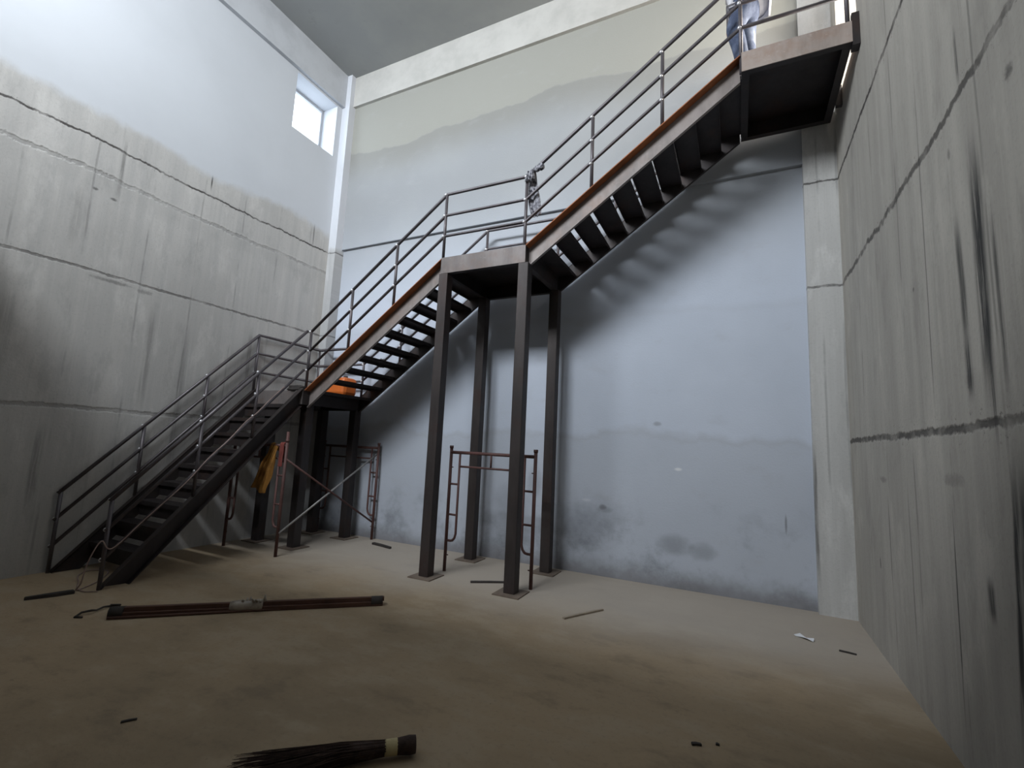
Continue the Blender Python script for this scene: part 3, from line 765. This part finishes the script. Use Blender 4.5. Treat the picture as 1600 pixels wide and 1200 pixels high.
# fingers, face
def fingers(hx, hy, hz, sgn):
    vs = []; es = []
    for k in range(4):
        yy = (k - 1.5) * .018
        L = (.065, .078, .074, .058)[k]
        i = len(vs)
        vs += [(*pv(hx - .005, hy + yy, hz + .01), .010), (*pv(hx - .5 * L, hy + yy * 1.1, hz - .005), .0085), (*pv(hx - L * .8, hy + yy * 1.1, hz - .03), .0075), (*pv(hx - L * .75, hy + yy * 1.05, hz - .055), .0065)]
        es += [(i, i + 1), (i + 1, i + 2), (i + 2, i + 3)]
    i = len(vs)
    vs += [(*pv(hx + .02, hy + sgn * .025, hz), .011), (*pv(hx - .01, hy + sgn * .045, hz - .015), .0095), (*pv(hx - .035, hy + sgn * .048, hz - .03), .008)]
    es += [(i, i + 1), (i + 1, i + 2)]
    return vs, es
def finger_obj(hx, hy, hz, sgn):
    vs, es = fingers(hx, hy, hz, sgn)
    m = MB()
    for a_, c_ in es:
        m.tube([vs[a_][:3], vs[c_][:3]], vs[a_][3], 8, True, [vs[a_][3], vs[c_][3]]); m.blob(vs[c_][:3], vs[c_][3], 7, 5)
    part(m, 'fingers', M_SKIN, person, smooth=True)
finger_obj(-.20, -.30, .915, 1); finger_obj(-.13, .25, .85, -1)
part(MB().tube([pv(-.125, 0, 1.63), pv(-.150, 0, 1.595), pv(-.130, 0, 1.585)], .012, 8, True, [.008, .015, .010]), 'nose', M_SKIN, person, smooth=True)
for s in (-1, 1): part(MB().tube([pv(-.045, s * .075, 1.65), pv(-.035, s * .088, 1.63), pv(-.05, s * .078, 1.59)], .012, 8, True, [.008, .014, .008]), 'ear', M_SKIN, person, smooth=True)

for s in (-1, 1): part(MB().blob(pv(-.128, s * .03, 1.635), .010, 8, 6), 'eye', M_HAIR, person, smooth=True)
part(MB().tube([pv(-.130, -.022, 1.552), pv(-.137, 0, 1.554), pv(-.130, .022, 1.552)], .005, 6), 'mouth', M_HAIR, person, smooth=True)
bm = bmesh.new(); bmesh.ops.create_uvsphere(bm, u_segments=20, v_segments=14, radius=1)
for v in list(bm.verts):
    v.co = Vector((v.co.x * .105, v.co.y * .095, v.co.z * .115))
bmesh.ops.delete(bm, geom=[v for v in bm.verts if v.co.z < -.02 and v.co.x < .02 or v.co.z < -.07 or (v.co.x < -.07 and v.co.z < .05)], context='VERTS')
me = bpy.data.meshes.new('hair'); bm.to_mesh(me); bm.free(); me.materials.append(M_HAIR)
ho = bpy.data.objects.new('hair', me); COL.objects.link(ho); ho.parent = person; ho.location = (-.04, 0, 1.665)
hs = ho.modifiers.new('t', 'SOLIDIFY'); hs.thickness = .012
jeans = [ (*pv(.01, 0, .93), .150, .185), (*pv(.0, 0, .83), .155, .20), (*pv(-.01, -.11, .76), .115, .11), (*pv(-.12, -.13, .52), .095, .095), (*pv(-.07, -.13, .30), .082, .082), (*pv(-.04, -.13, .09), .075, .075),
          (*pv(.01, .11, .76), .115, .11), (*pv(.01, .11, .50), .092, .092), (*pv(.03, .11, .28), .080, .080), (*pv(.04, .11, .09), .074, .074)]
skin_mesh('jeans', jeans, [(0, 1), (1, 2), (2, 3), (3, 4), (4, 5), (1, 6), (6, 7), (7, 8), (8, 9)], M_DENIM, 1, 2, person, (PX, PY, PZ))
shirt = [ (*pv(.03, 0, .80), .185, .225), (*pv(.01, 0, .96), .165, .20), (*pv(.0, 0, 1.12), .14, .18), (*pv(-.01, 0, 1.30), .145, .20), (*pv(-.02, 0, 1.43), .075, .095),
          (*pv(-.01, -.20, 1.38), .078, .078), (*pv(.015, -.245, 1.16), .068, .068), (*pv(-.01, .20, 1.38), .078, .078), (*pv(.025, .245, 1.16), .068, .068)]
skin_mesh('shirt', shirt, [(0, 1), (1, 2), (2, 3), (3, 4), (3, 5), (5, 6), (3, 7), (7, 8)], M_SHIRT, 1, 2, person, (PX, PY, PZ))
for (sx, sy) in ((-.04, -.13), (.04, .11)):
    sh = [(*pv(sx + .04, sy, .045), .042, .042), (*pv(sx - .06, sy - .005, .040), .042, .036), (*pv(sx - .17, sy - .01, .034), .036, .030)]
    skin_mesh('shoe', sh, [(0, 1), (1, 2)], M_SHOE, 0, 2, person, (PX, PY, PZ))
